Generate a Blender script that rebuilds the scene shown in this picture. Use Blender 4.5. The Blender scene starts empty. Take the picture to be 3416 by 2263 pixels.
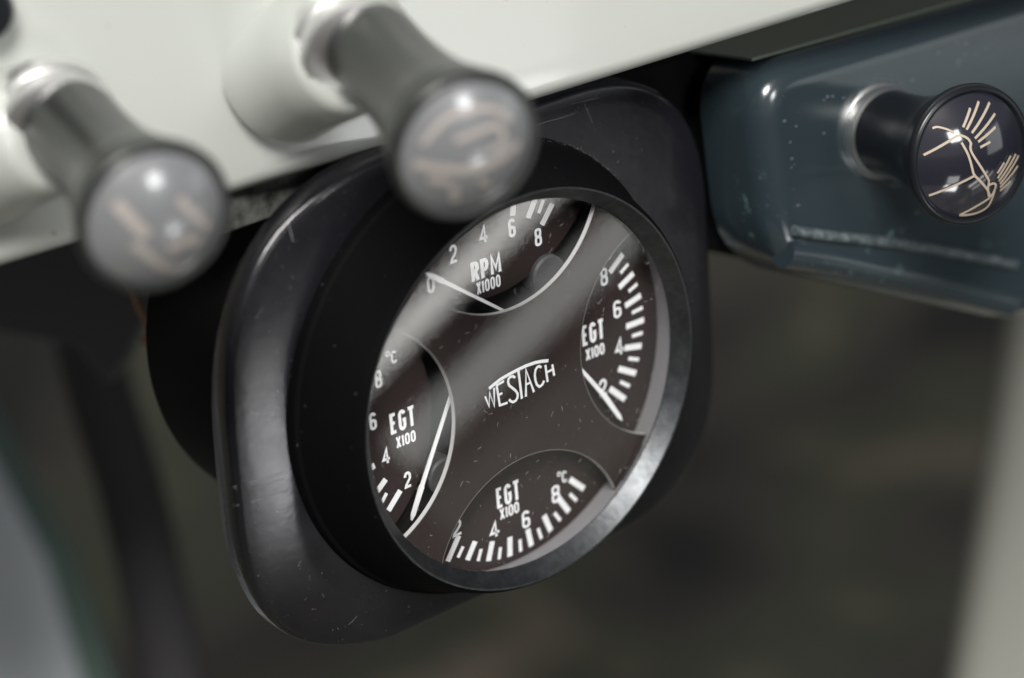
import bpy, bmesh, math, random
from mathutils import Vector, Matrix
random.seed(7)
sc = bpy.context.scene
C = sc.collection
R = math.radians
# All sizes below are real millimetres in the gauge's own axes:
# x to the right along the dial, y up the dial, z out of the dial towards the driver.
def W(p):
    return Vector((p[0], -p[2], p[1])) * 0.001
def WD(v):
    return Vector((v[0], -v[2], v[1]))

# ------------------------------------------------------------------ camera
cam_d = bpy.data.cameras.new('camera'); cam = bpy.data.objects.new('camera', cam_d); C.objects.link(cam)
cx, cy, cz = WD((.77334, -.07334, .62974)), WD((.3091, .91085, -.27351)), WD((-.55354, .40617, .72707))
m = Matrix((cx, cy, cz)).transposed().to_4x4(); m.translation = W((-203.963, 156.492, 263.135))
cam.matrix_world = m
cam_d.sensor_width = 36; cam_d.lens = 91.25; cam_d.clip_start = 0.01; cam_d.clip_end = 50
cam_d.dof.use_dof = True; cam_d.dof.focus_distance = 0.3700; cam_d.dof.aperture_fstop = 8.8
sc.camera = cam

# ------------------------------------------------------------------ light
w = bpy.data.worlds.new('World'); sc.world = w; w.use_nodes = True
nt = w.node_tree; bg = nt.nodes['Background']
sky = nt.nodes.new('ShaderNodeTexSky'); sky.sky_type = 'NISHITA'; sky.sun_disc = False
sky.sun_elevation = R(48); sky.sun_rotation = R(200); sky.air_density = 1.0; sky.dust_density = 3.0
hs = nt.nodes.new('ShaderNodeHueSaturation'); hs.inputs['Saturation'].default_value = 0.45
nt.links.new(sky.outputs[0], hs.inputs['Color']); nt.links.new(hs.outputs[0], bg.inputs[0])
bg.inputs[1].default_value = 0.03

def area(name, loc, target, sx, sy, radiance, col=(1, 1, 1), roll=None):
    l = bpy.data.lights.new(name, 'AREA'); l.shape = 'RECTANGLE'; l.size = sx * .001; l.size_y = sy * .001
    l.energy = radiance * math.pi * sx * sy * 1e-6; l.color = col
    o = bpy.data.objects.new(name, l); C.objects.link(o)
    zz = (W(loc) - W(target)).normalized()
    xx = WD(roll) if roll else Vector((1, 0, 0))
    xx = (xx - zz * xx.dot(zz)).normalized(); yy = zz.cross(xx)
    mm = Matrix((xx, yy, zz)).transposed().to_4x4(); mm.translation = W(loc); o.matrix_world = mm
    return o
# unseen key lamp standing in for sky light, high behind the driver's shoulder
area('key_light', (-440, 740, 560), (0, 20, 0), 340, 250, 52.0, (1.0, .985, .95))
# strip lamps added to give the pale bands mirrored in the gauge glass
area('reflection_lamp', (122, -78, 184), (-10, 20, 0), 7.0, 84, 5.2, (1.0, .99, .95), roll=(-.55, .75, .1))
area('reflection_lamp', (146, -90, 178.5), (3, 7, 0), 10, 96, 1.8, (.97, 1.0, .96), roll=(-.57, .75, .1))
area('reflection_lamp', (163, -112, 171), (14, -6, 0), 24, 110, .2, (.97, 1.0, .95), roll=(-.57, .75, .1))
area('reflection_lamp', (14, -108, 206), (-40, -5, -13), 56, 26, 12.0, (.97, .98, 1.0))  # this lamp and the next are added for sheen on the plate's left wing
area('reflection_lamp', (14, -74, 218), (-38, 20, -13), 50, 30, 3.2, (1.0, .99, .97))
area('box_sheen_lamp', (330, 40, 330), (85, 25, 3), 170, 150, 1.1, (.95, .99, 1.0))  # lamp added for a broad sheen on the blue box's upper front
area('cap_glint_lamp', (-20, 240, 560), (-20, 40, 20), 130, 110, 20, (1.0, 1.0, 1.0))  # lamp added for the bright spots on the knob caps

vs = sc.view_settings; vs.view_transform = 'Standard'; vs.look = 'None'; vs.exposure = 0; vs.gamma = 1
sc.display_settings.display_device = 'sRGB'
sc.cycles.max_bounces = 8; sc.cycles.transparent_max_bounces = 12; sc.cycles.use_denoising = True
sc.cycles.sample_clamp_indirect = 4

# ------------------------------------------------------------------ helpers
class MB:
    def __init__(s): s.v = []; s.f = []; s.m = []
    def add(s, vs, fs, mi=0):
        b = len(s.v); s.v += [tuple(v) for v in vs]
        for f in fs: s.f.append([b + i for i in f]); s.m.append(mi)
    def build(s, name, mats, parent=None, smooth=35, bevel=0):
        me = bpy.data.meshes.new(name)
        org = Vector(parent_origin(parent)) if parent is not None else Vector((0, 0, 0))
        me.from_pydata([tuple(W(v) - org) for v in s.v], [], s.f)
        bm = bmesh.new(); bm.from_mesh(me)
        bmesh.ops.recalc_face_normals(bm, faces=bm.faces) if getattr(s, 'closed', False) else None
        bm.to_mesh(me); bm.free()
        for mt in (mats if isinstance(mats, (list, tuple)) else [mats]): me.materials.append(mt)
        for p, mi in zip(me.polygons, s.m): p.material_index = mi
        if smooth:
            for p in me.polygons: p.use_smooth = True
            me.set_sharp_from_angle(angle=R(smooth))
        o = bpy.data.objects.new(name, me); C.objects.link(o)
        if parent is not None: o.parent = parent
        if bevel:
            b = o.modifiers.new('bevel', 'BEVEL'); b.width = bevel * .001; b.segments = 3; b.limit_method = 'ANGLE'; b.angle_limit = R(40)
        return o
def parent_origin(p):
    o = Vector((0, 0, 0))
    while p is not None: o = o + p.location; p = p.parent
    return o
def tag(o, label=None, cat=None, group=None, kind=None):
    if label: o['label'] = label
    if cat: o['category'] = cat
    if group: o['group'] = group
    if kind: o['kind'] = kind
    return o
def thing(name, loc, label, cat, group=None):
    o = bpy.data.objects.new(name, None); C.objects.link(o); o.location = W(loc); o.empty_display_size = .01
    return tag(o, label, cat, group)

def frame(axis, xref=(1, 0, 0)):
    a = Vector(axis).normalized(); x = Vector(xref); x = (x - a * x.dot(a)).normalized(); return x, a.cross(x), a
GX = (Vector((1, 0, 0)), Vector((0, 1, 0)), Vector((0, 0, 1)))
def lathe(mb, prof, o=(0, 0, 0), fr=GX, seg=160, mi=0):
    o = Vector(o); vs = []; fs = []
    for r, z in prof:
        for i in range(seg):
            a = 2 * math.pi * i / seg
            vs.append(o + fr[0] * (r * math.cos(a)) + fr[1] * (r * math.sin(a)) + fr[2] * z)
    for j in range(len(prof) - 1):
        for i in range(seg):
            k = (i + 1) % seg
            fs.append((j * seg + i, j * seg + k, (j + 1) * seg + k, (j + 1) * seg + i))
    mb.add(vs, fs, mi)
def prism(mb, out, z0, z1, mi=0, side=None, o=(0, 0, 0), fr=GX):
    """outline (ccw) between heights z0 < z1"""
    o = Vector(o); n = len(out)
    P = lambda p, z: o + fr[0] * p[0] + fr[1] * p[1] + fr[2] * z
    vs = [P(p, z0) for p in out] + [P(p, z1) for p in out]
    mb.add(vs, [tuple(range(n))[::-1], tuple(range(n, 2 * n))], mi)
    mb.add(vs, [(i, (i + 1) % n, n + (i + 1) % n, n + i) for i in range(n)], mi if side is None else side)
def ribbon(mb, pts, wd, hf, th=.03, mi=0, closed=False, conv=None, round_ends=False):
    """mitred flat stroke; wd a number or a list; hf height of the underside; conv maps (x,y,z)->gauge mm"""
    n = len(pts); pts = [Vector((p[0], p[1])) for p in pts]
    if not isinstance(wd, (list, tuple)): wd = [wd] * n
    L = []; Rr = []
    for i in range(n):
        a = pts[i - 1] if (i > 0 or closed) else None
        b = pts[(i + 1) % n] if (i < n - 1 or closed) else None
        d1 = (pts[i] - a).normalized() if a is not None else None
        d2 = (b - pts[i]).normalized() if b is not None else None
        if d1 is None: d1 = d2
        if d2 is None: d2 = d1
        n1 = Vector((-d1.y, d1.x)); n2 = Vector((-d2.y, d2.x)); nn = n1 + n2
        nn = nn.normalized() if nn.length > 1e-6 else n1
        k = min(1.7, 1 / max(.3, nn.dot(n1))) * wd[i] / 2
        L.append(pts[i] + nn * k); Rr.append(pts[i] - nn * k)
    if round_ends and not closed:
        def cap(i, sgn):
            d = (pts[1] - pts[0] if i == 0 else pts[-1] - pts[-2]).normalized() * sgn
            q = Vector((-d.y, d.x)); r = wd[i] / 2
            return [pts[i] + d * (r * math.sin(t)) + q * (r * math.cos(t)) for t in [math.pi * k / 6 for k in range(1, 6)]]
        poly = L[::-1] + [p for p in cap(0, -1)][::-1] * 0 + []
    h = hf if callable(hf) else (lambda x, y: hf)
    if conv is None: conv = lambda x, y, z: (x, y, z)
    vs = []
    for a, b in zip(L, Rr):
        z = h(*((a + b) / 2)) 
        vs += [conv(a.x, a.y, h(*a)), conv(b.x, b.y, h(*b)), conv(a.x, a.y, h(*a) + th), conv(b.x, b.y, h(*b) + th)]
    fs = []
    rng = range(n if closed else n - 1)
    for i in rng:
        p = 4 * i; q = 4 * ((i + 1) % n)
        fs += [(p + 2, p + 3, q + 3, q + 2), (p, q, q + 1, p + 1), (p, p + 2, q + 2, q), (p + 1, q + 1, q + 3, p + 3)]
    if not closed:
        fs += [(0, 1, 3, 2), (4 * n - 4, 4 * n - 2, 4 * n - 1, 4 * n - 3)]
    mb.add(vs, fs, mi)
def tube(mb, pts, r, seg=12, mi=0, taper=None):
    pts = [Vector(p) for p in pts]; n = len(pts); vs = []; fs = []
    up = Vector((0, 0, 1))
    for i, p in enumerate(pts):
        d = (pts[min(i + 1, n - 1)] - pts[max(i - 1, 0)]).normalized()
        x = d.cross(up); x = x.normalized() if x.length > .1 else d.cross(Vector((1, 0, 0))).normalized(); y = d.cross(x)
        rr = r * (taper[i] if taper else 1)
        for k in range(seg):
            a = 2 * math.pi * k / seg; vs.append(p + x * (rr * math.cos(a)) + y * (rr * math.sin(a)))
    for i in range(n - 1):
        for k in range(seg):
            l = (k + 1) % seg; fs.append((i * seg + k, i * seg + l, (i + 1) * seg + l, (i + 1) * seg + k))
    fs += [tuple(range(seg))[::-1], tuple(range((n - 1) * seg, n * seg))]
    mb.add(vs, fs, mi)
def smooth_line(pts, k=6):
    P = [Vector(p) for p in pts]; out = []
    for i in range(len(P) - 1):
        p0 = P[max(i - 1, 0)]; p1 = P[i]; p2 = P[i + 1]; p3 = P[min(i + 2, len(P) - 1)]
        for j in range(k):
            t = j / k
            out.append(.5 * ((2 * p1) + (p2 - p0) * t + (2 * p0 - 5 * p1 + 4 * p2 - p3) * t * t + (3 * p1 - p0 - 3 * p2 + p3) * t ** 3))
    return out + [P[-1]]

# ------------------------------------------------------------------ materials
def mat(name, col, rough=.5, metal=0, spec=.5, coat=0, coat_rough=.1):
    m = bpy.data.materials.new(name); m.use_nodes = True
    b = m.node_tree.nodes['Principled BSDF']
    b.inputs['Base Color'].default_value = (*col, 1); b.inputs['Roughness'].default_value = rough
    b.inputs['Metallic'].default_value = metal; b.inputs['Specular IOR Level'].default_value = spec
    b.inputs['Coat Weight'].default_value = coat; b.inputs['Coat Roughness'].default_value = coat_rough
    return m
def tc(m, scale=(1, 1, 1)):
    t = m.node_tree; c = t.nodes.new('ShaderNodeTexCoord'); mp = t.nodes.new('ShaderNodeMapping')
    mp.inputs['Scale'].default_value = scale; t.links.new(c.outputs['Object'], mp.inputs[0]); return mp.outputs[0]
def noise(m, scale, detail=4, vec=None, rough=.5):
    t = m.node_tree; n = t.nodes.new('ShaderNodeTexNoise'); n.inputs['Scale'].default_value = scale
    n.inputs['Detail'].default_value = detail; n.inputs['Roughness'].default_value = rough
    t.links.new(vec if vec is not None else tc(m), n.inputs['Vector']); return n.outputs['Fac']
def ramp(m, fac, stops):
    t = m.node_tree; r = t.nodes.new('ShaderNodeValToRGB'); e = r.color_ramp.elements
    for i, (p, c) in enumerate(stops):
        x = e[i] if i < 2 else e.new(p)
        x.position = p; x.color = (*c, 1) if isinstance(c, (tuple, list)) else (c, c, c, 1)
    t.links.new(fac, r.inputs[0]); return r.outputs[0]
def to(m, out, sock): m.node_tree.links.new(out, m.node_tree.nodes['Principled BSDF'].inputs[sock])
def mixc(m, fac, a, b):
    t = m.node_tree; x = t.nodes.new('ShaderNodeMix'); x.data_type = 'RGBA'
    for s, v in ((x.inputs[0], fac), (x.inputs[6], a), (x.inputs[7], b)):
        if hasattr(v, 'links'): t.links.new(v, s)
        else: s.default_value = (*v, 1) if isinstance(v, tuple) else v
    return x.outputs[2]
def bump(m, fac, dist, strength=.5):
    t = m.node_tree; b = t.nodes.new('ShaderNodeBump'); b.inputs['Strength'].default_value = strength
    b.inputs['Distance'].default_value = dist; t.links.new(fac, b.inputs['Height']); to(m, b.outputs[0], 'Normal')

M = {}
M['plastic'] = mat('worn_black_plastic', (.022, .022, .026), .25, 0, .55)
f = noise(M['plastic'], 60, 6); to(M['plastic'], ramp(M['plastic'], f, [(.3, .15), (.7, .32)]), 'Roughness')
f2 = noise(M['plastic'], 1500, 3); sp = ramp(M['plastic'], f2, [(.68, 0.), (.78, 1.)])
f3 = noise(M['plastic'], 40, 3); 
to(M['plastic'], mixc(M['plastic'], sp, mixc(M['plastic'], ramp(M['plastic'], f3, [(.35, 0.), (.7, 1.)]), (.005, .005, .0065), (.010, .010, .013)), (.09, .09, .09)), 'Base Color')
bump(M['plastic'], noise(M['plastic'], 700, 3), .00004, .5)
M['barrel'] = mat('matt_black_barrel', (.004, .004, .005), .72, 0, .06)
f2 = noise(M['barrel'], 1300, 2); sp = ramp(M['barrel'], f2, [(.74, 0.), (.8, 1.)])
to(M['barrel'], mixc(M['barrel'], sp, (.0025, .0025, .003), (.07, .07, .07)), 'Base Color')
M['rubber'] = mat('black_rubber', (.003, .003, .0035), .75, 0, .1)
M['lip'] = mat('black_anodised_lip', (.10, .105, .11), .36, 1, .5)
f = noise(M['lip'], 260, 5); to(M['lip'], ramp(M['lip'], f, [(.3, .40), (.7, .50)]), 'Roughness')
to(M['lip'], mixc(M['lip'], ramp(M['lip'], noise(M['lip'], 900, 4), [(.35, 0.), (.7, 1.)]), (.075, .078, .082), (.105, .11, .114)), 'Base Color')
bump(M['lip'], noise(M['lip'], 1800, 3), .00003, .6)
M['alu'] = mat('satin_aluminium', (.42, .41, .43), .5, .25)
M['chip'] = mat('bare_edge', (.45, .44, .42), .5)
M['mask'] = mat('dark_mask', (.032, .023, .022), .8, 0, .12)
f = noise(M['mask'], 120, 5); to(M['mask'], mixc(M['mask'], f, (.026, .018, .017), (.038, .029, .028)), 'Base Color')
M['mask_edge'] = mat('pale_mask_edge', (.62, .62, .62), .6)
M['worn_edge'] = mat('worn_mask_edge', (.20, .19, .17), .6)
M['dial'] = mat('dark_dial_print', (.032, .023, .022), .8, 0, .12)
M['black'] = mat('recess_black', (.006, .006, .006), .7, 0, .2)
M['hub'] = mat('grey_hub', (.09, .09, .092), .5)
M['white'] = mat('white_print', (.95, .96, .97), .55)
M['needle'] = mat('white_needle', (.95, .95, .95), .45)
M['paint'] = mat('white_dash_paint', (.5, .53, .5), .3, 0, .5, .4, .08)
f = noise(M['paint'], 14, 3); base_ = mixc(M['paint'], f, (.475, .495, .465), (.51, .525, .49))
to(M['paint'], mixc(M['paint'], ramp(M['paint'], noise(M['paint'], 420, 2), [(.73, 0.), (.77, 1.)]), base_, (.36, .33, .28)), 'Base Color')
M['chrome'] = mat('polished_collar', (.88, .87, .86), .36, 1)
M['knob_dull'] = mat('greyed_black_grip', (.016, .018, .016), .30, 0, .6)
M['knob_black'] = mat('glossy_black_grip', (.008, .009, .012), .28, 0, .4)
M['cap_sheen'] = mat('grey_sheen_cap', (.17, .174, .18), .26, 0, .7, .6, .06)  # greyer base stands for bright sky mirrored in the glossy caps
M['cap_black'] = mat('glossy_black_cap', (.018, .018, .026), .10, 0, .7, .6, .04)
M['cream'] = mat('cream_symbol', (.42, .35, .275), .5)
M['pale_pink'] = mat('faded_symbol', (.33, .295, .27), .5)
M['blue'] = mat('dark_blue_enamel', (.024, .034, .040), .2, 0, .5, .5, .1)
f = noise(M['blue'], 300, 6, rough=.7); sp = ramp(M['blue'], f, [(.60, 0.), (.70, 1.)])
f3 = noise(M['blue'], 45, 3); sp2 = ramp(M['blue'], f3, [(.5, 0.), (.66, 1.)])
t_ = M['blue'].node_tree; mu = t_.nodes.new('ShaderNodeMath'); mu.operation = 'MULTIPLY'; t_.links.new(sp, mu.inputs[0]); t_.links.new(sp2, mu.inputs[1])
to(M['blue'], mixc(M['blue'], mu.outputs[0], (.021, .032, .038), (.22, .34, .35)), 'Base Color')
bump(M['blue'], noise(M['blue'], 160, 4), .00008, .5)
M['green_grey'] = mat('green_grey_sheen', (.16, .185, .15), .5)  # reflected light on the box top, put into the colour
M['blue_worn_highlight'] = mat('worn_blue_highlight', (.2, .24, .26), .3, 0, .6)  # paler flecks: worn edge plus the ridge's highlight put into the colour
to(M['blue_worn_highlight'], ramp(M['blue_worn_highlight'], noise(M['blue_worn_highlight'], 900, 4), [(.38, (.03, .045, .052)), (.70, (.13, .15, .16))]), 'Base Color')
M['chips'] = mat('bare_paint_chips', (.15, .165, .17), .4, .3)
M['galv'] = mat('mottled_grey_metal', (.08, .085, .08), .5, .3)
to(M['galv'], ramp(M['galv'], noise(M['galv'], 260, 6, rough=.7), [(.35, (.03, .033, .031)), (.7, (.20, .21, .19))]), 'Base Color')
M['copper'] = mat('copper_wire', (.55, .28, .16), .4, .6)
M['dark_metal'] = mat('dark_bracket', (.06, .058, .064), .55)
M['cable'] = mat('olive_cable', (.12, .108, .085), .6)
M['hose'] = mat('grey_hose', (.06, .057, .06), .8, 0, .1)
M['post'] = mat('pale_grey_post', (.28, .28, .245), .6)
M['carpet'] = mat('dark_carpet', (.05, .05, .045), .95, 0, .1)
to(M['carpet'], ramp(M['carpet'], noise(M['carpet'], 9, 3), [(.34, (.085, .088, .085)), (.48, (.175, .165, .148)), (.58, (.19, .205, .15)), (.7, (.5, .41, .33))]), 'Base Color')
M['grey_trim'] = mat('grey_trim', (.66, .70, .72), .6)
M['green_trim'] = mat('green_trim', (.12, .18, .15), .6)
M['scratch'] = mat('scuffed_plastic', (.16, .17, .18), .6)
M['speck'] = mat('dust_speck', (.36, .345, .31), .8)
# clear lens: a slab that lets light through and mirrors a little at each face
g = bpy.data.materials.new('gauge_glass'); g.use_nodes = True; t = g.node_tree; t.nodes.clear()
o_ = t.nodes.new('ShaderNodeOutputMaterial'); mx = t.nodes.new('ShaderNodeMixShader'); tr = t.nodes.new('ShaderNodeBsdfTransparent')
gl = t.nodes.new('ShaderNodeBsdfGlossy'); gl.inputs['Roughness'].default_value = .02
lw = t.nodes.new('ShaderNodeLayerWeight'); pw = t.nodes.new('ShaderNodeMath'); pw.operation = 'POWER'; pw.inputs[1].default_value = 5
ad = t.nodes.new('ShaderNodeMath'); ad.operation = 'MULTIPLY_ADD'; ad.inputs[1].default_value = .95; ad.inputs[2].default_value = .045
t.links.new(lw.outputs['Facing'], pw.inputs[0]); t.links.new(pw.outputs[0], ad.inputs[0]); t.links.new(ad.outputs[0], mx.inputs[0])
t.links.new(tr.outputs[0], mx.inputs[1]); t.links.new(gl.outputs[0], mx.inputs[2]); t.links.new(mx.outputs[0], o_.inputs[0])
M['glass'] = g

# ------------------------------------------------------------------ surroundings far behind
def slab(name, pts, normal, thick, mt, parent=None, bevel=0, smooth=35):
    n = Vector(normal).normalized(); mb = MB(); mb.closed = True
    P = [Vector(p) for p in pts]; k = len(P)
    mb.add(P + [p - n * thick for p in P], [tuple(range(k)), tuple(range(k, 2 * k))[::-1]] + [(i, k + i, k + (i + 1) % k, (i + 1) % k) for i in range(k)])
    return mb.build(name, mt, parent, smooth=smooth, bevel=bevel)
tag(slab('floor', [(-900, -420, 700), (1300, -420, 700), (1300, -420, -620), (-900, -420, -620)], (0, 1, 0), 10, M['carpet']), kind='structure')
tag(slab('firewall', [(-900, -430, -600), (1300, -430, -600), (1300, 500, -600), (-900, 500, -600)], (0, 0, 1), 12, M['carpet']), kind='structure')

# ------------------------------------------------------------------ white dashboard with two bosses
E0 = Vector((14.7097, 38.7512, -6.3233)); DE = Vector((.9471, .0877, .3088)); DK = Vector((-.2996, -.1041, .9484)); DU = Vector((-.1153, .9907, .0724))
ca_, sa_ = math.cos(R(1.3)), math.sin(R(1.3)); DE, DU = DE * ca_ + DU * sa_, DU * ca_ - DE * sa_
dash = thing('dashboard', E0, 'white painted dashboard panel sloping across the top of the picture', 'dashboard')
mb = MB(); mb.closed = True
prof = [(260, 0), (40, 0), (8, 0)] + [(3.2 - 3.2 * math.sin(a), -3.2 + 3.2 * math.cos(a)) for a in [R(10 * i) for i in range(0, 10)]] + [(0.3, -9), (2, -9.5), (5, -6), (260, -6)]
ss = [-220 + 20 * i for i in range(22)]
vs_ = []; fs_ = []
for s in ss:
    for (t_a, w_a) in prof: vs_.append(E0 + DE * s + DU * t_a + DK * w_a)
n = len(prof)
for i in range(len(ss) - 1):
    for j in range(n): fs_.append((i * n + j, i * n + (j + 1) % n, (i + 1) * n + (j + 1) % n, (i + 1) * n + j))
fs_ += [tuple(range(n)), tuple(range((len(ss) - 1) * n, len(ss) * n))[::-1]]
mb.add(vs_, fs_); mb.build('panel', M['paint'], dash, smooth=30)
def boss(base_su, coll):
    b = E0 + DE * base_su[0] + DU * base_su[1]; c = Vector(coll); ax = c - b; L = ax.length
    fr = frame(ax, DE); mb = MB(); mb.closed = True
    lathe(mb, [(0.01, -3), (10.2, -3), (9.9, -.5), (9.4, 1.5), (9.0, L * .5), (8.5, L - 2), (8.0, L - .8), (7.2, L - .3), (0.01, L - .3)], b, fr, 96)
    mb.build('boss', M['paint'], dash, smooth=40)
boss((-37.4, 16.7), (-23.4, 56.5, -2.6)); boss((-78.8, 18.2), (-58.8, 52.1, -18.8))

mb = MB(); mb.closed = True
bo_ = Vector((-62.37, 67.32, -27.53))
lathe(mb, [(.01, -2), (3.9, -2), (3.9, 3.2), (3.4, 3.9), (.01, 4.0)], bo_, frame(DK, DE), 48)
tag(mb.build('dash_button', M['knob_black'], smooth=40), 'small dark round button cut off by the top left corner', 'button')
# ------------------------------------------------------------------ pull knobs
def dome(Rc, z0, h): return lambda r: z0 + h * (1 - (r / Rc) ** 2)
def knob(base, disc, coll, ux, label, grip, capm, symm, strokes, Rr, r0, collR, sym_w, extra_len=0):
    B = Vector(base); Dd = Vector(disc); ax = (Dd - B); L = ax.length; fr = frame(ax, ux)
    k = thing('pull_knob', B, label, 'knob', 'round pull knobs')
    Cc = Vector(coll) ; fk = frame(DK if Rr < 10.2 else ax, ux)
    mb = MB(); mb.closed = True
    lathe(mb, [(.01, -3), (collR + .5, -3), (collR + .6, -.6), (collR + .2, 0), (collR, .2), (collR, 1.6), (collR - .5, 2.4), (collR - 1.3, 2.6), (.01, 2.5)], Cc, fk, 96)
    mb.build('collar', [M['chrome']], k, smooth=40)
    mb = MB(); mb.closed = True
    p = [(.01, -2.5), (r0 - .2, -2.5), (r0 + .1, 0), (r0, L * .18), (r0 + .15, L * .36), (r0 + (Rr - r0) * .16, L * .52), (r0 + (Rr - r0) * .38, L * .68), (r0 + (Rr - r0) * .68, L * .82), (Rr - .9, L * .91), (Rr - .2, L - 2.0), (Rr, L - 1.1), (Rr - .15, L - .35), (Rr - .6, L), (Rr - 1.0, L - .05), (Rr - 1.25, L - .6), (.01, L - .6)]
    q = smooth_line([(a, b, 0) for a, b in p[2:10]], 5)
    p = p[:2] + [(v.x, v.y) for v in q] + p[10:]
    lathe(mb, p, B, fr, 96); mb.build('grip', [grip], k, smooth=50)
    Rc = Rr - 1.3; zf = dome(Rc, L - .6, 3.0)
    mb = MB(); mb.closed = True
    lathe(mb, [(.01, L - 1.4), (Rc, L - 1.4), (Rc, L - .75)] + [(Rc * (1 - i / 14) + .01, zf(Rc * (1 - i / 14))) for i in range(15)], B, fr, 96)
    cp = mb.build('cap', [capm], k, smooth=50)
    mb = MB()
    for i, s in enumerate(strokes):
        wd = sym_w if not isinstance(s, tuple) else s[1]; s = s[0] if isinstance(s, tuple) else s
        pts = [(a.x, a.y) for a in smooth_line([(x, y, 0) for x, y in s], 5)]
        lift = .03 + .012 * i
        ribbon(mb, pts, wd, lambda x, y: zf(min(Rc, math.hypot(x, y))) + lift - .02, .08, 0,
               conv=lambda x, y, z: tuple(B + fr[0] * x + fr[1] * y + fr[2] * z))
    mb.build('symbol', [symm], cp, smooth=50)
    return k
ICON = [[(-3.35, 4.22), (-1.95, 6.94)], [(-2.84, 3.94), (-0.35, 7.91)], [(-2.04, 3.51), (1.61, 7.84)], [(-1.55, 2.77), (2.32, 6.34)],
 [(-1.01, 2.33), (2.16, 4.5)], [(-0.61, 1.57), (1.11, 2.4)], [(-8.5, -0.2), (-4.83, 2.58)], [(-4.83, 2.58), (-3.9, 3.06), (-2.74, 2.72), (-2.16, 1.98)],
 ([(-7.6, 3.7), (-6.97, 3.97), (-5.66, 3.76), (-4.67, 3.34)], .28), [(-3.65, 2.08), (-2.44, 0.29), (-1.22, -2.12), (-0.66, -2.72)],
 [(-2.18, 2.13), (-2.22, 1.22), (-1.38, 0.02), (0.39, -1.77), (1.94, -3.26)], [(-6.51, -6.08), (-0.7, -2.49)], [(-0.66, -2.72), (0.9, -3.76), (2.17, -4.65), (3.27, -5.7)],
 [(-0.75, -8.8), (3.32, -6.01)], [(1.94, -3.26), (2.38, -4.8), (3.3, -5.86), (3.71, -4.92), (3.65, -3.99), (2.95, -3.7), (2.24, -3.95)],
 [(3.7, -4.3), (3.94, -6.31), (3.7, -7.5), (2.44, -8.3), (0.82, -8.7), (-0.75, -8.8)], [(3.25, -2.15), (4.3, -0.57)], [(3.56, -2.91), (5.64, 0.39)],
 [(4.01, -3.36), (6.93, 0.59)], [(4.46, -3.81), (7.82, 0.31)], [(4.74, -4.35), (8.08, -1.23)], [(5.02, -4.88), (7.0, -3.45)]]
knob((68.8293, 20.3516, 2.521), (63.8116, 23.1612, 24.6392), (68.9, 20.3, 2.0), (.9383, -.2451, .244),
     'glossy black pull knob with cream washer symbol on the dark blue box', M['knob_black'], M['cap_black'], M['cream'], ICON, 10.45, 6.6, 7.1, .34)
SC_ = .93
mid = [([(-7.6, -2.37), (-3.99, -2.23), (-0.03, -1.9), (3.73, -0.57), (6.97, 1.34)], 1.5), ([(-7.2, 0.61), (-5.7, 3.4), (-4.08, 5.02), (-0.95, 6.13), (2.1, 6.08), (5.11, 4.64)], .9),
       ([(-3.36, 1.93), (-1.2, 3.0), (1.57, 4.1), (3.32, 3.58), (3.56, 1.81), (1.37, 0.73)], 1.0), ([(-5.3, -4.1), (-2.5, -4.2)], 1.4), ([(-1.79, -4.75), (-0.42, -7.6)], 1.4), ([(1.5, -3.5), (4.0, -5.0)], 1.0)]
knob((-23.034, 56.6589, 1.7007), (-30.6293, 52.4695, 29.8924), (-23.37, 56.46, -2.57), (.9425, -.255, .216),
     'blurred dark pull knob with windscreen symbol overlapping the top of the gauge', M['knob_dull'], M['cap_sheen'], M['pale_pink'],
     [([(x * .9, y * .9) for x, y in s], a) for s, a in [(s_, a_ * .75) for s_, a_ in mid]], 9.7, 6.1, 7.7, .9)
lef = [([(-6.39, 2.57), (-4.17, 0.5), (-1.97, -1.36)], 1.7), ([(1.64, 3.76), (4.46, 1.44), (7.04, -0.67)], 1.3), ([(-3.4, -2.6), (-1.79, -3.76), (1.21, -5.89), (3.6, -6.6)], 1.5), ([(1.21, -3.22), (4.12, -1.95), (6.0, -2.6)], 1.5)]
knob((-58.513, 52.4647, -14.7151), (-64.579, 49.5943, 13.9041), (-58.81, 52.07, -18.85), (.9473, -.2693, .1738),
     'blurred dark pull knob with two slanting stripes, leftmost on the white dashboard', M['knob_dull'], M['cap_sheen'], M['pale_pink'],
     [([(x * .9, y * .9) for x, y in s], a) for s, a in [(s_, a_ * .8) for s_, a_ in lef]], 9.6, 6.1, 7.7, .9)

# ------------------------------------------------------------------ dark blue box on the right
nb = Vector((-.0679, .1332, .9888))
box = thing('switch_box', (74, 15, 0), 'dark blue enamelled metal box hanging below the dashboard, chipped along its edges', 'metal box')
bx, by, bz = frame(nb, (1, 0, 0)); bo = Vector((46.45, 34.99, -2.14))
def onb(p): d = Vector(p) - bo; return (d.dot(bx), d.dot(by))
corner = [onb((46.3, 35.2, -2.14)), onb((45.6, 4.2, 1.3)), onb((68, -6.5, 1.6)), onb((95.5, -19.5, 5.2)), onb((112, -16, 6)), onb((120, 34, 3))]
def rounded(poly, rad, k=7):
    out = []; n = len(poly)
    for i in range(n):
        p = Vector(poly[i]); a = (Vector(poly[i - 1]) - p); b = (Vector(poly[(i + 1) % n]) - p)
        r = min(rad[i] if isinstance(rad, list) else rad, a.length * .45, b.length * .45)
        p0 = p + a.normalized() * r; p1 = p + b.normalized() * r
        for j in range(k + 1):
            t = j / k; out.append(tuple(p0 * (1 - t) ** 2 + p * 2 * t * (1 - t) + p1 * t * t))
    return out
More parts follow.
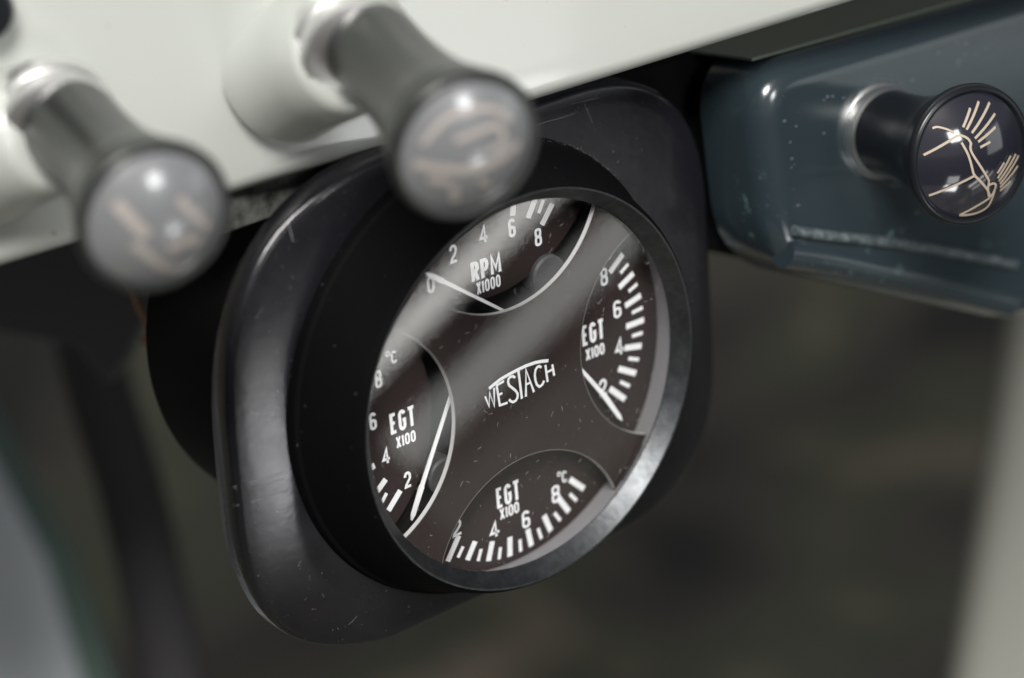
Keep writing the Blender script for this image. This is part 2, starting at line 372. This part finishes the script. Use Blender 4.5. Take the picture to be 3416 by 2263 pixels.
def inset(poly, d):
    n = len(poly); out = []
    for i in range(n):
        a, p, b = Vector(poly[i - 1]), Vector(poly[i]), Vector(poly[(i + 1) % n])
        d1 = (p - a).normalized(); d2 = (b - p).normalized()
        n1 = Vector((-d1.y, d1.x)); n2 = Vector((-d2.y, d2.x)); nn = (n1 + n2).normalized()
        out.append(tuple(p + nn * d / max(.5, nn.dot(n1))))
    return out
def loft(mb, outline, prof, o=(0, 0, 0), fr=GX, cap_back=True):
    """rings of the ccw outline, inset by i at height z, from the back to the front, capped"""
    o = Vector(o); n = len(outline); vs = []; fs = []
    for i_, z in prof:
        for p in (inset(outline, i_) if i_ else outline): vs.append(o + fr[0] * p[0] + fr[1] * p[1] + fr[2] * z)
    for j in range(len(prof) - 1):
        for i in range(n):
            k = (i + 1) % n; fs.append((j * n + i, j * n + k, (j + 1) * n + k, (j + 1) * n + i))
    fs.append(tuple(range((len(prof) - 1) * n, len(prof) * n)))
    if cap_back: fs.append(tuple(range(n))[::-1])
    mb.add(vs, fs)
mb = MB(); out = rounded(corner, [9, 10, 12, 10, 10, 9], 12)
loft(mb, out, [(0, -14), (0, -4.2), (.35, -2.6), (1.2, -1.2), (2.4, -.35), (3.8, 0), (4.6, 0)], bo, (bx, by, bz))
mb.build('body', M['blue'], box, smooth=65)
mb = MB(); loft(mb, rounded([onb(p) for p in [(27, 37, 0), (27, 12, 0), (47, 4.5, 0), (68, -6, 0), (95, -18, 5), (112, -15, 6), (120, 33, 3)]], 3), [(0, -62), (0, -19.2), (.8, -18.6)], bo, (bx, by, bz))
mb.build('rear_block', M['rubber'], box, smooth=30)  # black block added to keep the gap beside the box dark
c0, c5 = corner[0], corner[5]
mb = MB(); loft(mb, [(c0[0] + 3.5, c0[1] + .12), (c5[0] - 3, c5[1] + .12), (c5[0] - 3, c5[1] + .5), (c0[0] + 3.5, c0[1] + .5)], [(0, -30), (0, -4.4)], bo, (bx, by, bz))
mb.build('top_sheen_skin', M['green_grey'], box, smooth=0)  # thin skin added over the top face to carry its reflected light
mb = MB(); mb.closed = True
tube(mb, smooth_line([(49.5, 9.9, 1.75), (56, 7.2, 2.5), (72.6, .9, 4.5), (90, -6.6, 6.7), (93.5, -8.2, 7.1)], 6), .85, 16)
mb.build('highlight_bead', M['blue_worn_highlight'], box, smooth=60)  # ridge added to catch a highlight along the lower front
mb = MB(); mb.closed = True
tube(mb, smooth_line([(48.5, 6.2, .6), (57, 2.6, 1.0), (70, -3.6, 2.4), (84, -10.6, 4.2), (94, -15.6, 5.6)], 6), 2.3, 20)
mb.build('rolled_lip', M['blue'], box, smooth=60)
rc = random.Random(5); mb = MB()
def chip(x, y, r_):
    k = 6; a0 = rc.random() * 6.28; P_ = []
    for i in range(k):
        a = a0 + 6.283 * i / k; q = rc.uniform(.5, 1.2) * r_
        P_.append(bo + bx * (x + q * math.cos(a) * 1.5) + by * (y + q * math.sin(a) * .8) + bz * .012)
    mb.add(P_ + [bo + bx * x + by * y + bz * .05], [(i, (i + 1) % k, k) for i in range(k)])
for i in range(38):
    t_ = rc.random(); x = 4.6 + t_ * 60; y = -4.6 - abs(rc.gauss(0, 2.2)) - rc.random() * (4 * (1 - t_)) - 0.0 * x
    if rc.random() < .3: x, y = 4.4 + abs(rc.gauss(0, .5)), -4 - rc.random() * 22
    chip(x, y, rc.uniform(.05, .28))
for i in range(14): chip(rc.uniform(28, 40), rc.uniform(-30, -27), rc.uniform(.06, .3))
cp = mb.build('chipped_paint', M['chips'], box, smooth=0); cp['kind'] = 'stuff'

# ------------------------------------------------------------------ small things beneath the dashboard
tag(slab('mounting_bracket', [(-37, 28, -24), (48, 28.5, -24), (48, 46, -24), (-37, 41, -24)], (0, 0, 1), 2.0, M['galv'], bevel=.4),
    'mottled grey metal strip behind the gauge under the dashboard edge', 'bracket')
CAMN = (-.55354, .40617, .72707)
tag(slab('hanging_bracket', [(-20.0, -10.0, -147.2), (-24.4, -22.8, -143.4), (-6.5, -28.8, -126.4), (-3.9, -35.7, -120.5), (0.6, -31.7, -119.4), (5.2, -25.6, -119.3), (15.4, -19.2, -115.1), (23.3, -5.3, -116.9)], CAMN, 4, M['dark_metal'], bevel=1.2),
    'dark metal bracket hanging in shadow below the left end of the dashboard', 'bracket')
mb = MB(); mb.closed = True
tube(mb, smooth_line([(36, -5, -215), (32.6, -40.4, -200.1), (28.7, -69.3, -187.1), (26.5, -94.8, -174.4), (19.5, -137.1, -156.2), (10, -190, -140)], 5), 7, 16)
tag(mb.build('hose', M['hose'], smooth=60), 'dark blurred hose hanging down at the left behind the gauge', 'hose')
mb = MB(); mb.closed = True
tube(mb, smooth_line([(-18.5, 6, -86), (-17.6, -.8, -81.7), (-17.6, -3.8, -80.1), (-17.5, -7.9, -77.7), (-19.4, -8.2, -76.4), (-18.1, -9.8, -74.4), (-10, -10.5, -68), (0, -8, -60), (0, -5, -52)], 5), .42, 10)
tag(mb.build('wire', M['copper'], smooth=60), 'thin copper coloured wire curling behind the left side of the gauge', 'wire')
# pale post and door trim
tag(slab('post', [(238.9, -103.2, -118.0), (220.4, -141.8, -110.6), (195.8, -193.5, -100.4), (150, -290, -80), (190, -295, -48), (236.6, -197.4, -67.2), (277, -103, -96), (320, 0, -125), (281, 0, -155)], CAMN, 18, M['post'], bevel=6),
    'pale grey upright post, very blurred, along the right edge of the picture', 'post')
dt = thing('door_trim', (40, -140, -250), 'pale grey curved trim with a green edge, very blurred, in the lower left corner', 'trim')
slab('panel', [(0, -40, -325), (29.5, -79.4, -290.8), (40.9, -108.3, -266), (44.1, -140.2, -246), (40.9, -179.2, -227), (30, -240, -200), (-80, -240, -290), (-80, -60, -370)][::-1], CAMN, 8, M['grey_trim'], dt, bevel=3)
slab('edge_strip', [(12, -40, -321), (42.5, -91.3, -279), (47.7, -109.5, -265), (51.1, -141.4, -245), (48.7, -180.7, -225), (38, -240, -198), (20, -240, -213), (30, -179, -240), (34, -140, -257), (30, -108, -277), (19, -79.4, -302), (-5, -40, -332)][::-1], CAMN, 9, M['green_trim'], dt, bevel=3)
dt.location = dt.location + W((-4.6, .4, -3.8))

# ------------------------------------------------------------------ the gauge
gauge = thing('engine_gauge', (0, 0, -50), 'round black four-in-one engine gauge on a rounded square plate, white numerals under glass', 'gauge')
def rrect(x0, x1, y0, y1, r, k=14):
    o = []
    for (x, y, a0) in ((x1 - r, y1 - r, 0), (x0 + r, y1 - r, 90), (x0 + r, y0 + r, 180), (x1 - r, y0 + r, 270)):
        for i in range(k + 1):
            a = R(a0 + 90 * i / k); o.append((x + r * math.cos(a), y + r * math.sin(a)))
    return o
mb = MB()
loft(mb, rounded([(-44.0, -36.4), (45.5, -37.0), (44.9, 36.9), (-41.6, 36.9)], [27, 25, 25, 34], 16), [(.4, -17.4), (0, -17), (0, -14.2), (.12, -13.8), (.45, -13.5), (1.0, -13.32), (3.2, -12.9), (5.5, -12.45), (8, -12.1), (9, -12.02), (9.4, -12.02)])
def flat_right(v):     # the left wing of the plate slopes away, the rest is flat
    s_ = max(0, min(1, (-20 - v[0]) / 12)); s_ = s_ * s_ * (3 - 2 * s_)
    return (v[0], v[1], min(-12.0, v[2] + 1.35 * (1 - s_)) if v[2] > -14.3 else v[2])
mb.v = [flat_right(v) for v in mb.v]
plate = mb.build('mounting_plate', M['plastic'], gauge, smooth=50); rd0 = random.Random(3)
mb = MB()
loft(mb, rounded([(-43.6, -36.4), (43.6, -36.0), (43.6, 34.5), (-39.5, 34.5)], [28, 27, 27, 40], 16), [(.3, -20.5), (0, -20.1), (0, -18.6), (.4, -18.0)])
mb.build('backing_plate', M['dark_metal'], gauge, smooth=40)
mb = MB(); mb.closed = True
lathe(mb, [(.01, -52), (32, -52), (33.2, -50.8), (33.2, -16.2), (.01, -16.2)], seg=128); mb.build('housing', M['rubber'], gauge, smooth=40)
mb = MB(); mb.closed = True
lathe(mb, [(30.8, -14.5), (34.4, -14.5), (34.5, -11.6), (34.2, -10.6), (33.7, -10.2), (32.4, -6.5), (30.7, -1.2), (30.25, -.4), (29.95, -.05), (29.4, -.5), (29.4, -5), (30.8, -9), (30.8, -14.5)], seg=192)
mb.build('bezel', M['barrel'], gauge, smooth=25)
mb = MB(); mb.closed = True
lathe(mb, [(29.38, -.6), (29.85, -.02), (29.55, -.04), (27.85, -2.1), (27.7, -2.3), (27.75, -2.55), (29.38, -2.5), (29.38, -.6)], seg=192)
mb.build('bezel_lip', M['lip'], gauge, smooth=25)
mb = MB(); mb.closed = True
lathe(mb, [(28.6, -3.45), (28.9, -3.6), (30.25, -8.2), (30.4, -8.2), (30.45, -7.6), (29.39, -4.6), (29.38, -3.45), (28.6, -3.45)], seg=192)
mb.build('inner_ring', M['alu'], gauge, smooth=30)
mb = MB(); mb.closed = True
lathe(mb, [(.01, -3.4), (29.0, -3.4), (29.1, -3.3), (29.1, -2.7), (29.0, -2.6), (.01, -2.6)], seg=128)
mb.build('glass_lens', M['glass'], gauge, smooth=30)
mb = MB(); mb.closed = True
lathe(mb, [(.01, -11.5), (30.4, -11.5), (30.4, -10.2), (.01, -10.2)], seg=96); mb.build('back_wall', M['black'], gauge, smooth=30)
# cover mask: a disc of 29 mm with four scallops
cut, rs, Ro = 29.3, 17.6, 28.6
yi = (Ro ** 2 - rs ** 2 + cut ** 2) / (2 * cut); xi = math.sqrt(Ro ** 2 - yi ** 2)
out = []
al = math.atan2(xi, cut - yi)                       # half angle of the scallop seen from its centre
th = math.atan2(yi, xi)                             # where it meets the rim (top scallop, right end)
for q in range(4):                                  # clockwise order of scallops: top, left, bottom, right (ccw)
    rot = R(90 * q)
    def P(x, y): return (x * math.cos(rot) - y * math.sin(rot), x * math.sin(rot) + y * math.cos(rot))
    for i in range(41):
        a = al - 2 * al * i / 40
        out.append(P(rs * math.sin(a), cut - rs * math.cos(a)))
    a0 = math.atan2(yi, -xi); a1 = math.atan2(xi, yi) ; a1 = R(90) + th
    ax = R(180) - th; bx2 = R(90) + th
    for i in range(1, 8):
        a = ax + (bx2 - ax) * 0 + (R(90) + th - ax) * 0 + (R(90 + 0) + th - ax) * 0 + (i / 8) * ((R(90) + th) - ax + 0)
        out.append(P(Ro * math.cos(a), Ro * math.sin(a)))
mb = MB()
prism(mb, out, -4.75, -4.0, 0, side=1)
ribbon(mb, inset(out, .05), .09, -4.004, .012, mi=2, closed=True)
mask = mb.build('cover_mask', [M['mask'], M['mask_edge'], M['worn_edge']], gauge, smooth=0)
for a in (45, 135, 225, 315):
    mb = MB()
    fr = (Vector((math.cos(R(a)), math.sin(R(a)), 0)), Vector((-math.sin(R(a)), math.cos(R(a)), 0)), Vector((0, 0, 1)))
    prism(mb, [(27.6, -3.1), (30.15, -3.1), (30.15, 3.1), (27.6, 3.1)], -8.1, -4.78, o=(0, 0, 0), fr=fr)
    prism(mb, [(28.62, -3.1), (29.9, -3.1), (29.9, 3.1), (28.62, 3.1)], -4.78, -4.1, o=(0, 0, 0), fr=fr)
    mb.build('arm_end_block', M['black'], gauge, smooth=0)  # black blocks under and just beyond the end of each mask arm
# brand lettering, raised print on the mask
LG = [([(-5.37, 1.19), (-4.3, 1.57), (-3.12, 1.91), (-1.56, 2.12), (0.01, 2.27), (1.57, 2.35), (3.13, 2.28), (4.44, 2.06), (5.63, 1.73)], .5),
 ([(-6.18, 0.25), (-5.64, -1.52), (-5.34, 0.55), (-4.71, -1.83), (-4.48, 0.97)], .34), ([(-2.63, 1.41), (-3.99, 1.19), (-3.73, -2.04), (-2.31, -2.12)], .36),
 ([(-3.88, -0.37), (-3.1, -0.34)], .36), ([(-0.6, 1.22), (-0.99, 1.59), (-1.45, 1.65), (-1.82, 1.42), (-1.93, 1.0), (-1.79, 0.42), (-1.23, -0.18), (-0.67, -0.84), (-0.38, -1.41), (-0.47, -1.98), (-0.81, -2.32), (-1.32, -2.38), (-1.72, -2.1), (-2.0, -1.73)], .38),
 ([(0.07, 2.15), (0.31, -2.42)], .40), ([(1.06, -2.36), (1.44, 1.8), (2.57, -2.16)], .38), ([(1.38, -0.5), (2.09, -0.49)], .34),
 ([(4.24, 1.13), (3.92, 1.47), (3.52, 1.48), (3.13, 1.08), (2.96, 0.41), (2.99, -0.47), (3.2, -1.21), (3.63, -1.7), (4.11, -1.6), (4.42, -1.31), (4.52, -1.04)], .36),
 ([(5.0, 1.26), (5.19, -1.48)], .36), ([(6.27, 0.89), (6.47, -0.92)], .36), ([(5.13, 0.05), (6.4, 0.14)], .32)]
mb = MB(); mb.closed = True
for i, (s, wd) in enumerate(LG): ribbon(mb, s, wd, -3.995, .03 + .004 * i)
mb.build('brand_lettering', M['white'], mask, smooth=0)

# stroke lettering: centre lines in a unit box (x 0..1, y 0..1)
def arc(cx_, cy_, rx, ry, a0, a1, k=8): return [(cx_ + rx * math.cos(R(a0 + (a1 - a0) * i / k)), cy_ + ry * math.sin(R(a0 + (a1 - a0) * i / k))) for i in range(k + 1)]
def oval(x0, x1, y0, y1, r=.5):
    rx = (x1 - x0) * .5; cx_ = (x0 + x1) / 2; ry = min(rx * r * 2, (y1 - y0) / 2) * .55
    return arc(cx_, y1 - ry, rx, ry, 0, 180) + arc(cx_, y0 + ry, rx, ry, 180, 360)
G_ = {
 '0': [('c', oval(0, 1, 0, 1))],
 '1': [('o', [(.15, .8), (.55, 1)]), ('o', [(.62, 1.04), (.62, -.05)])],
 '2': [('o', [(0, .72)] + arc(.5, .74, .5, .26, 180, 0)[1:] + [(.92, .55), (.1, .12), (.02, .0), (1.05, 0)])],
 '4': [('o', [(.72, -.06), (.72, 1.0), (.0, .24), (1.15, .24)])],
 '6': [('o', arc(.5, .8, .5, .2, 10, 180) + [(0, .5), (0, .25)]), ('c', oval(0, 1, 0, .54))],
 '8': [('c', oval(.04, .96, .53, 1)), ('c', oval(0, 1, 0, .51))],
 'R': [('o', [(0, -.06), (0, 1), (.5, 1)] + arc(.5, .76, .48, .24, 90, -90)[1:] + [(.06, .52)]), ('o', [(.5, .5), (1, -.06)])],
 'P': [('o', [(0, -.06), (0, 1), (.5, 1)] + arc(.5, .72, .5, .28, 90, -90)[1:] + [(.06, .44)])],
 'M': [('o', [(0, -.06), (0, 1.02), (.5, .25), (1, 1.02), (1, -.06)])],
 'X': [('o', [(0, -.06), (1, 1.06)]), ('o', [(1, -.06), (0, 1.06)])],
 'E': [('o', [(1.05, 1), (0, 1), (0, 0), (1.05, 0)]), ('o', [(.05, .52), (.85, .52)])],
 'G': [('o', arc(.5, .78, .5, .22, 15, 180) + [(0, .25)] + arc(.5, .22, .5, .22, 180, 360)[1:] + [(1, .5), (.55, .5)])],
 'T': [('o', [(-.12, 1), (1.12, 1)]), ('o', [(.5, 1), (.5, -.06)])],
 'C': [('o', arc(.5, .76, .5, .24, 10, 180) + [(0, .26)] + arc(.5, .24, .5, .24, 180, 350)[1:])],
 'o': [('c', oval(0, 1, 0, 1))]}
ZD = -8.0
def write(mb, txt, x, y, wd, ht, st, gap=.28):
    """txt inside the box x, y, wd, ht (outer size), stroke st"""
    n = len(txt); wt = {'1': .45, 'M': 1.35, 'T': 1.0, 'E': .9}
    ws = [wt.get(c, 1.0) for c in txt]; unit = (wd - gap * (n - 1)) / sum(ws); px = x
    for ci, c in enumerate(txt):
        cw = unit * ws[ci]; ix, iy, iw, ih = px + st / 2, y + st / 2, max(cw - st, .05), ht - st
        for si, (kd, pts) in enumerate(G_[c]):
            q = [(ix + a * iw, iy + b * ih) for a, b in pts]
            if kd == 'c': q = [p for i, p in enumerate(q) if i == 0 or (Vector(p) - Vector(q[i - 1])).length > 1e-3]; 
            if kd == 'c' and (Vector(q[0]) - Vector(q[-1])).length < 1e-3: q = q[:-1]
            ribbon(mb, q, st, ZD - .002, .02 + .004 * si, closed=(kd == 'c'))
        px += cw + gap
def ticks(mb, T, ext=0):
    for i in range(0, len(T), 2):
        a, b = Vector(T[i]), Vector(T[i + 1]); d = (b - a).length; wd = .60 if d < 2.55 else .95
        if len(T) == 8 and d < 1.2: wd = .55
        ribbon(mb, [a, b], wd, ZD - .002, .02)
RT = [(22.64, 12.98), (21.25, 11.6), (24.17, 11.41), (21.46, 9.34), (25.08, 9.53), (23.5, 8.56), (26.01, 7.76), (23.04, 6.38), (26.63, 5.83), (24.85, 5.17), (27.19, 3.79), (24.0, 3.1), (27.41, 1.73), (25.25, 1.57), (27.51, -0.31), (23.96, -0.25), (27.12, -2.31), (24.98, -2.14), (26.73, -4.32), (23.41, -3.57), (26.06, -6.37), (24.03, -5.5), (25.3, -8.39), (21.97, -6.47), (23.94, -10.08), (22.14, -8.68), (22.89, -11.88), (20.04, -9.08)]
BT = [(-10.1, -22.06), (-12.5, -25.35), (-9.51, -24.08), (-10.62, -25.49), (-7.27, -24.12), (-8.97, -26.59), (-6.31, -25.8), (-7.06, -27.51), (-4.16, -25.37), (-5.19, -28.27), (-2.78, -26.93), (-3.22, -28.78), (-0.88, -25.96), (-1.18, -29.12), (0.93, -27.11), (0.9, -29.14), (2.52, -26.01), (2.97, -29.04), (4.46, -26.63), (4.96, -28.58), (5.78, -24.97), (6.85, -28.02), (7.76, -25.31), (8.8, -27.03), (8.64, -23.04), (10.56, -26.21), (10.97, -23.36), (12.19, -25.0), (11.17, -20.97), (13.78, -23.57)]
def out_to(a, b, L):      # long marks that run on outwards under the bezel
    a, b = Vector(a), Vector(b); d = (b - a).normalized(); return [tuple(a), tuple(a + d * L)]
TT = out_to((4.34, 23.5), (4.5, 24.5), 2.6) + out_to((7.03, 22.32), (7.85, 23.59), 3.2) + out_to((9.02, 22.47), (9.52, 23.32), 2.0) + out_to((9.42, 20.54), (11.32, 22.78), 3.4) + \
     out_to((.2, 26.2), (.3, 27.5), 2.6) + out_to((2.3, 26.4), (2.6, 27.5), 2.0) + out_to((-4.0, 25.6), (-4.4, 27), 3.2) + out_to((-8.5, 24.4), (-9.5, 26), 3.2)
LT = out_to((-19.5, -11.05), (-21.73, -13.21), 3.3) + out_to((-21.88, -10.55), (-22.6, -11.4), 2.0) + out_to((-21.78, -8.4), (-22.95, -9.32), 3.2) + out_to((-23.7, -7.1), (-25, -7.6), 2.0) + \
     out_to((-23.38, -5.6), (-25.5, -6.2), 3.2) + out_to((-25.4, -2), (-27, -2.2), 3.2) + out_to((-25.4, 2.4), (-27, 2.6), 3.2) + out_to((-19.5, 13.9), (-20.4, 12.6), 1.3)
DIALS = [
 ('top', (0, 34.0), TT, [('0', -11.55, 16.6, 1.3, 2.5), ('2', -7.25, 19.75, 1.35, 2.75), ('4', -1.85, 21.05, 1.5, 2.7), ('6', 3.4, 20.35, 1.25, 2.8), ('8', 7.95, 17.55, 1.3, 2.75)], ('RPM', -3.8, 15.78, 5.4, 3.05), ('X1000', -3.1, 13.7, 4.35, 1.9), None),
 ('right', (34.0, 0), RT, [('8', 19.6, 7.6, 1.4, 2.8), ('6', 21.7, 1.7, 1.5, 2.8), ('4', 21.5, -4.35, 1.75, 2.85), ('2', 18.0, -9.8, 1.5, 2.75)], ('EGT', 15.4, -.62, 4.3, 3.25), ('X100', 15.85, -3.1, 3.65, 1.85), None),
 ('bottom', (0, -34.0), BT, [('4', -4.55, -24.95, 1.8, 2.7), ('6', 1.6, -25.7, 1.5, 2.85), ('8', 7.5, -23.8, 1.6, 2.9), ('2', -11.2, -22.0, 1.75, 2.7)], ('EGT', -2.75, -20.6, 4.4, 3.35), ('X100', -2.4, -22.6, 3.65, 1.85), (8.85, -21.1)),
 ('left', (-34.0, 1.0), LT, [('2', -18.7, -11.15, 1.3, 2.55), ('4', -22.05, -6.15, 1.4, 2.6), ('6', -23.5, -.25, 1.2, 2.65), ('8', -21.85, 5.65, 1.2, 2.65)], ('EGT', -20.1, -2.1, 4.4, 3.2), ('X100', -19.4, -4.5, 3.45, 1.8), (-19.65, 8.4))]
for nm, c, T, nums, cap1, cap2, deg in DIALS:
    Rd, rd = 30.25, 21.3; c = Vector(c); D_ = c.length; u = c.normalized(); v = Vector((-u.y, u.x))
    yy = (Rd ** 2 - rd ** 2 + D_ ** 2) / (2 * D_); xx = math.sqrt(Rd ** 2 - yy ** 2)
    th_o = math.atan2(xx, yy); th_i = math.atan2(xx, D_ - yy)
    pts = [u * (Rd * math.cos(a)) + v * (Rd * math.sin(a)) for a in [-th_o + 2 * th_o * i / 40 for i in range(41)]]
    pts += [c - u * (rd * math.cos(a)) + v * (rd * math.sin(a)) for a in [th_i - 2 * th_i * i / 40 for i in range(1, 40)]]
    mb = MB(); prism(mb, [tuple(p) for p in pts], -8.6, ZD)
    dial = mb.build('dial_plate', M['dial'], gauge, smooth=0)
    mb = MB(); ticks(mb, T); mb.build('scale_marks', M['white'], dial, smooth=0)
    mb = MB()
    for s, x, y, w_, h_ in nums: write(mb, s, x, y, w_, h_, .42)
    mb.build('numerals', M['white'], dial, smooth=0)
    mb = MB(); s, x, y, w_, h_ = cap1; write(mb, s, x, y, w_, h_, .52 if s == 'EGT' else .58, .28)
    s, x, y, w_, h_ = cap2; write(mb, s, x, y, w_, h_, .31, .15)
    mb.build('caption', M['white'], dial, smooth=0)
    if deg:
        mb = MB(); write(mb, 'o', deg[0], deg[1] + 1.35, .72, .8, .18); write(mb, 'C', deg[0] + .85, deg[1], .95, 1.9, .28)
        mb.build('degree_symbol', M['white'], dial, smooth=0)
for (x, y, r) in ((9.5, 13.0, 2.95), (-12.2, -11.3, 2.8)):
    mb = MB(); mb.closed = True
    lathe(mb, [(.01, -10.1), (r, -10.1), (r, -7.35), (r - .35, -7.05), (.01, -7.0)], (x, y, 0), seg=64); mb.build('hub', M['hub'], gauge, smooth=30)
def needle(tip, brk, tail, wt, wb, ws):
    tip, brk, tail = Vector(tip), Vector(brk), Vector(tail)
    mb = MB(); e = brk + (tail - brk) * 1.35
    ribbon(mb, [tip, tip + (brk - tip) * .16, brk, brk + (tail - brk) * .03, e], [wt, wb * .8, wb, ws * 1.5, ws], -6.2, .28)
    mb.build('needle', M['needle'], gauge, smooth=0)
needle((-12.95, 20.75), (-10.32, 18.8), (-0.17, 10.94), .12, .82, .36)
needle((20.35, -13.85), (17.3, -8.7), (14.0, -4.1), .1, .85, .5)
needle((-19.45, -15.15), (-17.15, -10.7), (-11.2, .27), .1, .85, .4)

def crown(x, y):
    d = 9.0
    for (ax_, ay_, bx_, by_) in ((-44.0, -35.9, -41.6, 36.4), (46.2, -36.6, 45.6, 36.4)):
        t_ = (y - ay_) / (by_ - ay_); d = min(d, abs(x - (ax_ + (bx_ - ax_) * t_)))
    d = min(d, 36.2 - abs(y))
    cx_ = max(0, abs(x) - 25); cy_ = max(0, abs(y) - 17)
    d = min(d, 20 - math.hypot(cx_, cy_)); d = max(.6, d)
    P_ = [(.6, -13.65), (1.2, -13.35), (3.2, -12.9), (5.5, -12.45), (8, -12.1), (9, -12.02)]
    for (a, za), (b, zb) in zip(P_, P_[1:]):
        if d <= b: return flat_right((x, y, za + (zb - za) * (d - a) / (b - a)))[2]
    return -12.02
SCR = [((-43.1, -3.5), (-35.2, -3.4), .09), ((-42.8, -3.9), (-36, -3.75), .05), ((-43.0, -6.4), (-35.3, -6.4), .07), ((-39.9, -4.6), (-35.7, -4.4), .06),
       ((-30.0, 31.7), (-29.9, 29.1), .13), ((-35.3, -18.4), (-34.7, -17.7), .06), ((9.8, 33.9), (20.2, 33.5), .05), ((22.0, 34.5), (23.3, 31.2), .05), ((-37, 20), (-35.5, 21.5), .05), ((-28, -31), (-26.5, -30.2), .05), ((14, 35.5), (25, 34.6), .04)]
mb = MB()
for a, b, w_ in SCR: 
    a, b = Vector(a), Vector(b); n_ = 9; pts = [a + (b - a) * (i / n_) + Vector((0, rd0.uniform(-.05, .05))) for i in range(n_ + 1)]
    ribbon(mb, pts, [w_ * rd0.uniform(.4, 1.2) for _ in pts], lambda x, y: crown(x, y) + .015, .02)
mb.build('scratch', M['scratch'], plate, smooth=0)['kind'] = 'stuff'
# ------------------------------------------------------------------ dust
rd = random.Random(11)
mb = MB()
def speck(x, y, z, r):
    k = rd.choice((5, 6)); a0 = rd.random() * 6.28; st = rd.uniform(.5, 1)
    c_, s_ = math.cos(a0), math.sin(a0); vs = []
    for i in range(k):
        a = 6.283 * i / k; px, py = r * math.cos(a) * rd.uniform(.7, 1.2), r * st * math.sin(a) * rd.uniform(.7, 1.2)
        vs.append((x + px * c_ - py * s_, y + px * s_ + py * c_, z + .002))
    vs.append((x, y, z + r * .6)); mb.add(vs, [(i, (i + 1) % k, k) for i in range(k)])
def fibre(x, y, z, L):
    a = rd.random() * 6.28; b = rd.uniform(-1.5, 1.5); pts = []
    for i in range(6):
        pts.append((x, y)); x += math.cos(a) * L / 5; y += math.sin(a) * L / 5; a += b / 5
    ribbon(mb, pts, rd.uniform(.025, .045), z + .003, .02)
for i in range(4200):
    a = rd.random() * 6.283; r = 27.4 * math.sqrt(rd.random()); x, y = r * math.cos(a), r * math.sin(a)
    if rd.random() > .35 + .65 * max(0, min(1, (x - y + 20) / 40)): continue
    speck(x, y, -2.6, min(.09, .012 + rd.expovariate(95)))
for i in range(170):
    a = rd.random() * 6.283; r = 27 * math.sqrt(rd.random()); fibre(r * math.cos(a), r * math.sin(a), -2.6, rd.uniform(.15, .9))
for i in range(240):   # grime gathered in the groove of the lip
    a = rd.uniform(-3.0, .9) if rd.random() < .6 else rd.uniform(.6, 2.2); r = 27.5 + rd.gauss(0, .12); speck(r * math.cos(a), r * math.sin(a), -2.6 + max(0, (r - 27.6)) , rd.uniform(.02, .07))
pl = []
for i in range(2600):   # plate
    x, y = rd.uniform(-42, 42), rd.uniform(-35, 35)
    if math.hypot(x, y) < 35 or math.hypot(max(0, abs(x) - 23), max(0, abs(y) - 15)) > 19: continue
    if rd.random() < .03: fibre(x, y, crown(x, y) + .02, rd.uniform(.15, .5))
    else: speck(x, y, crown(x, y) + .01, min(.05, .010 + rd.expovariate(130)))
for i in range(260):   # rim of dust on the shoulder of the barrel
    a = R(rd.gauss(62, 20)); r = 34.2 + rd.gauss(0, .25); speck(r * math.cos(a), r * math.sin(a), -10.75, rd.uniform(.015, .06))
tag(mb.build('dust', M['speck'], smooth=0), 'fine pale dust and fibres lying on the gauge glass and plate', 'dust', kind='stuff')
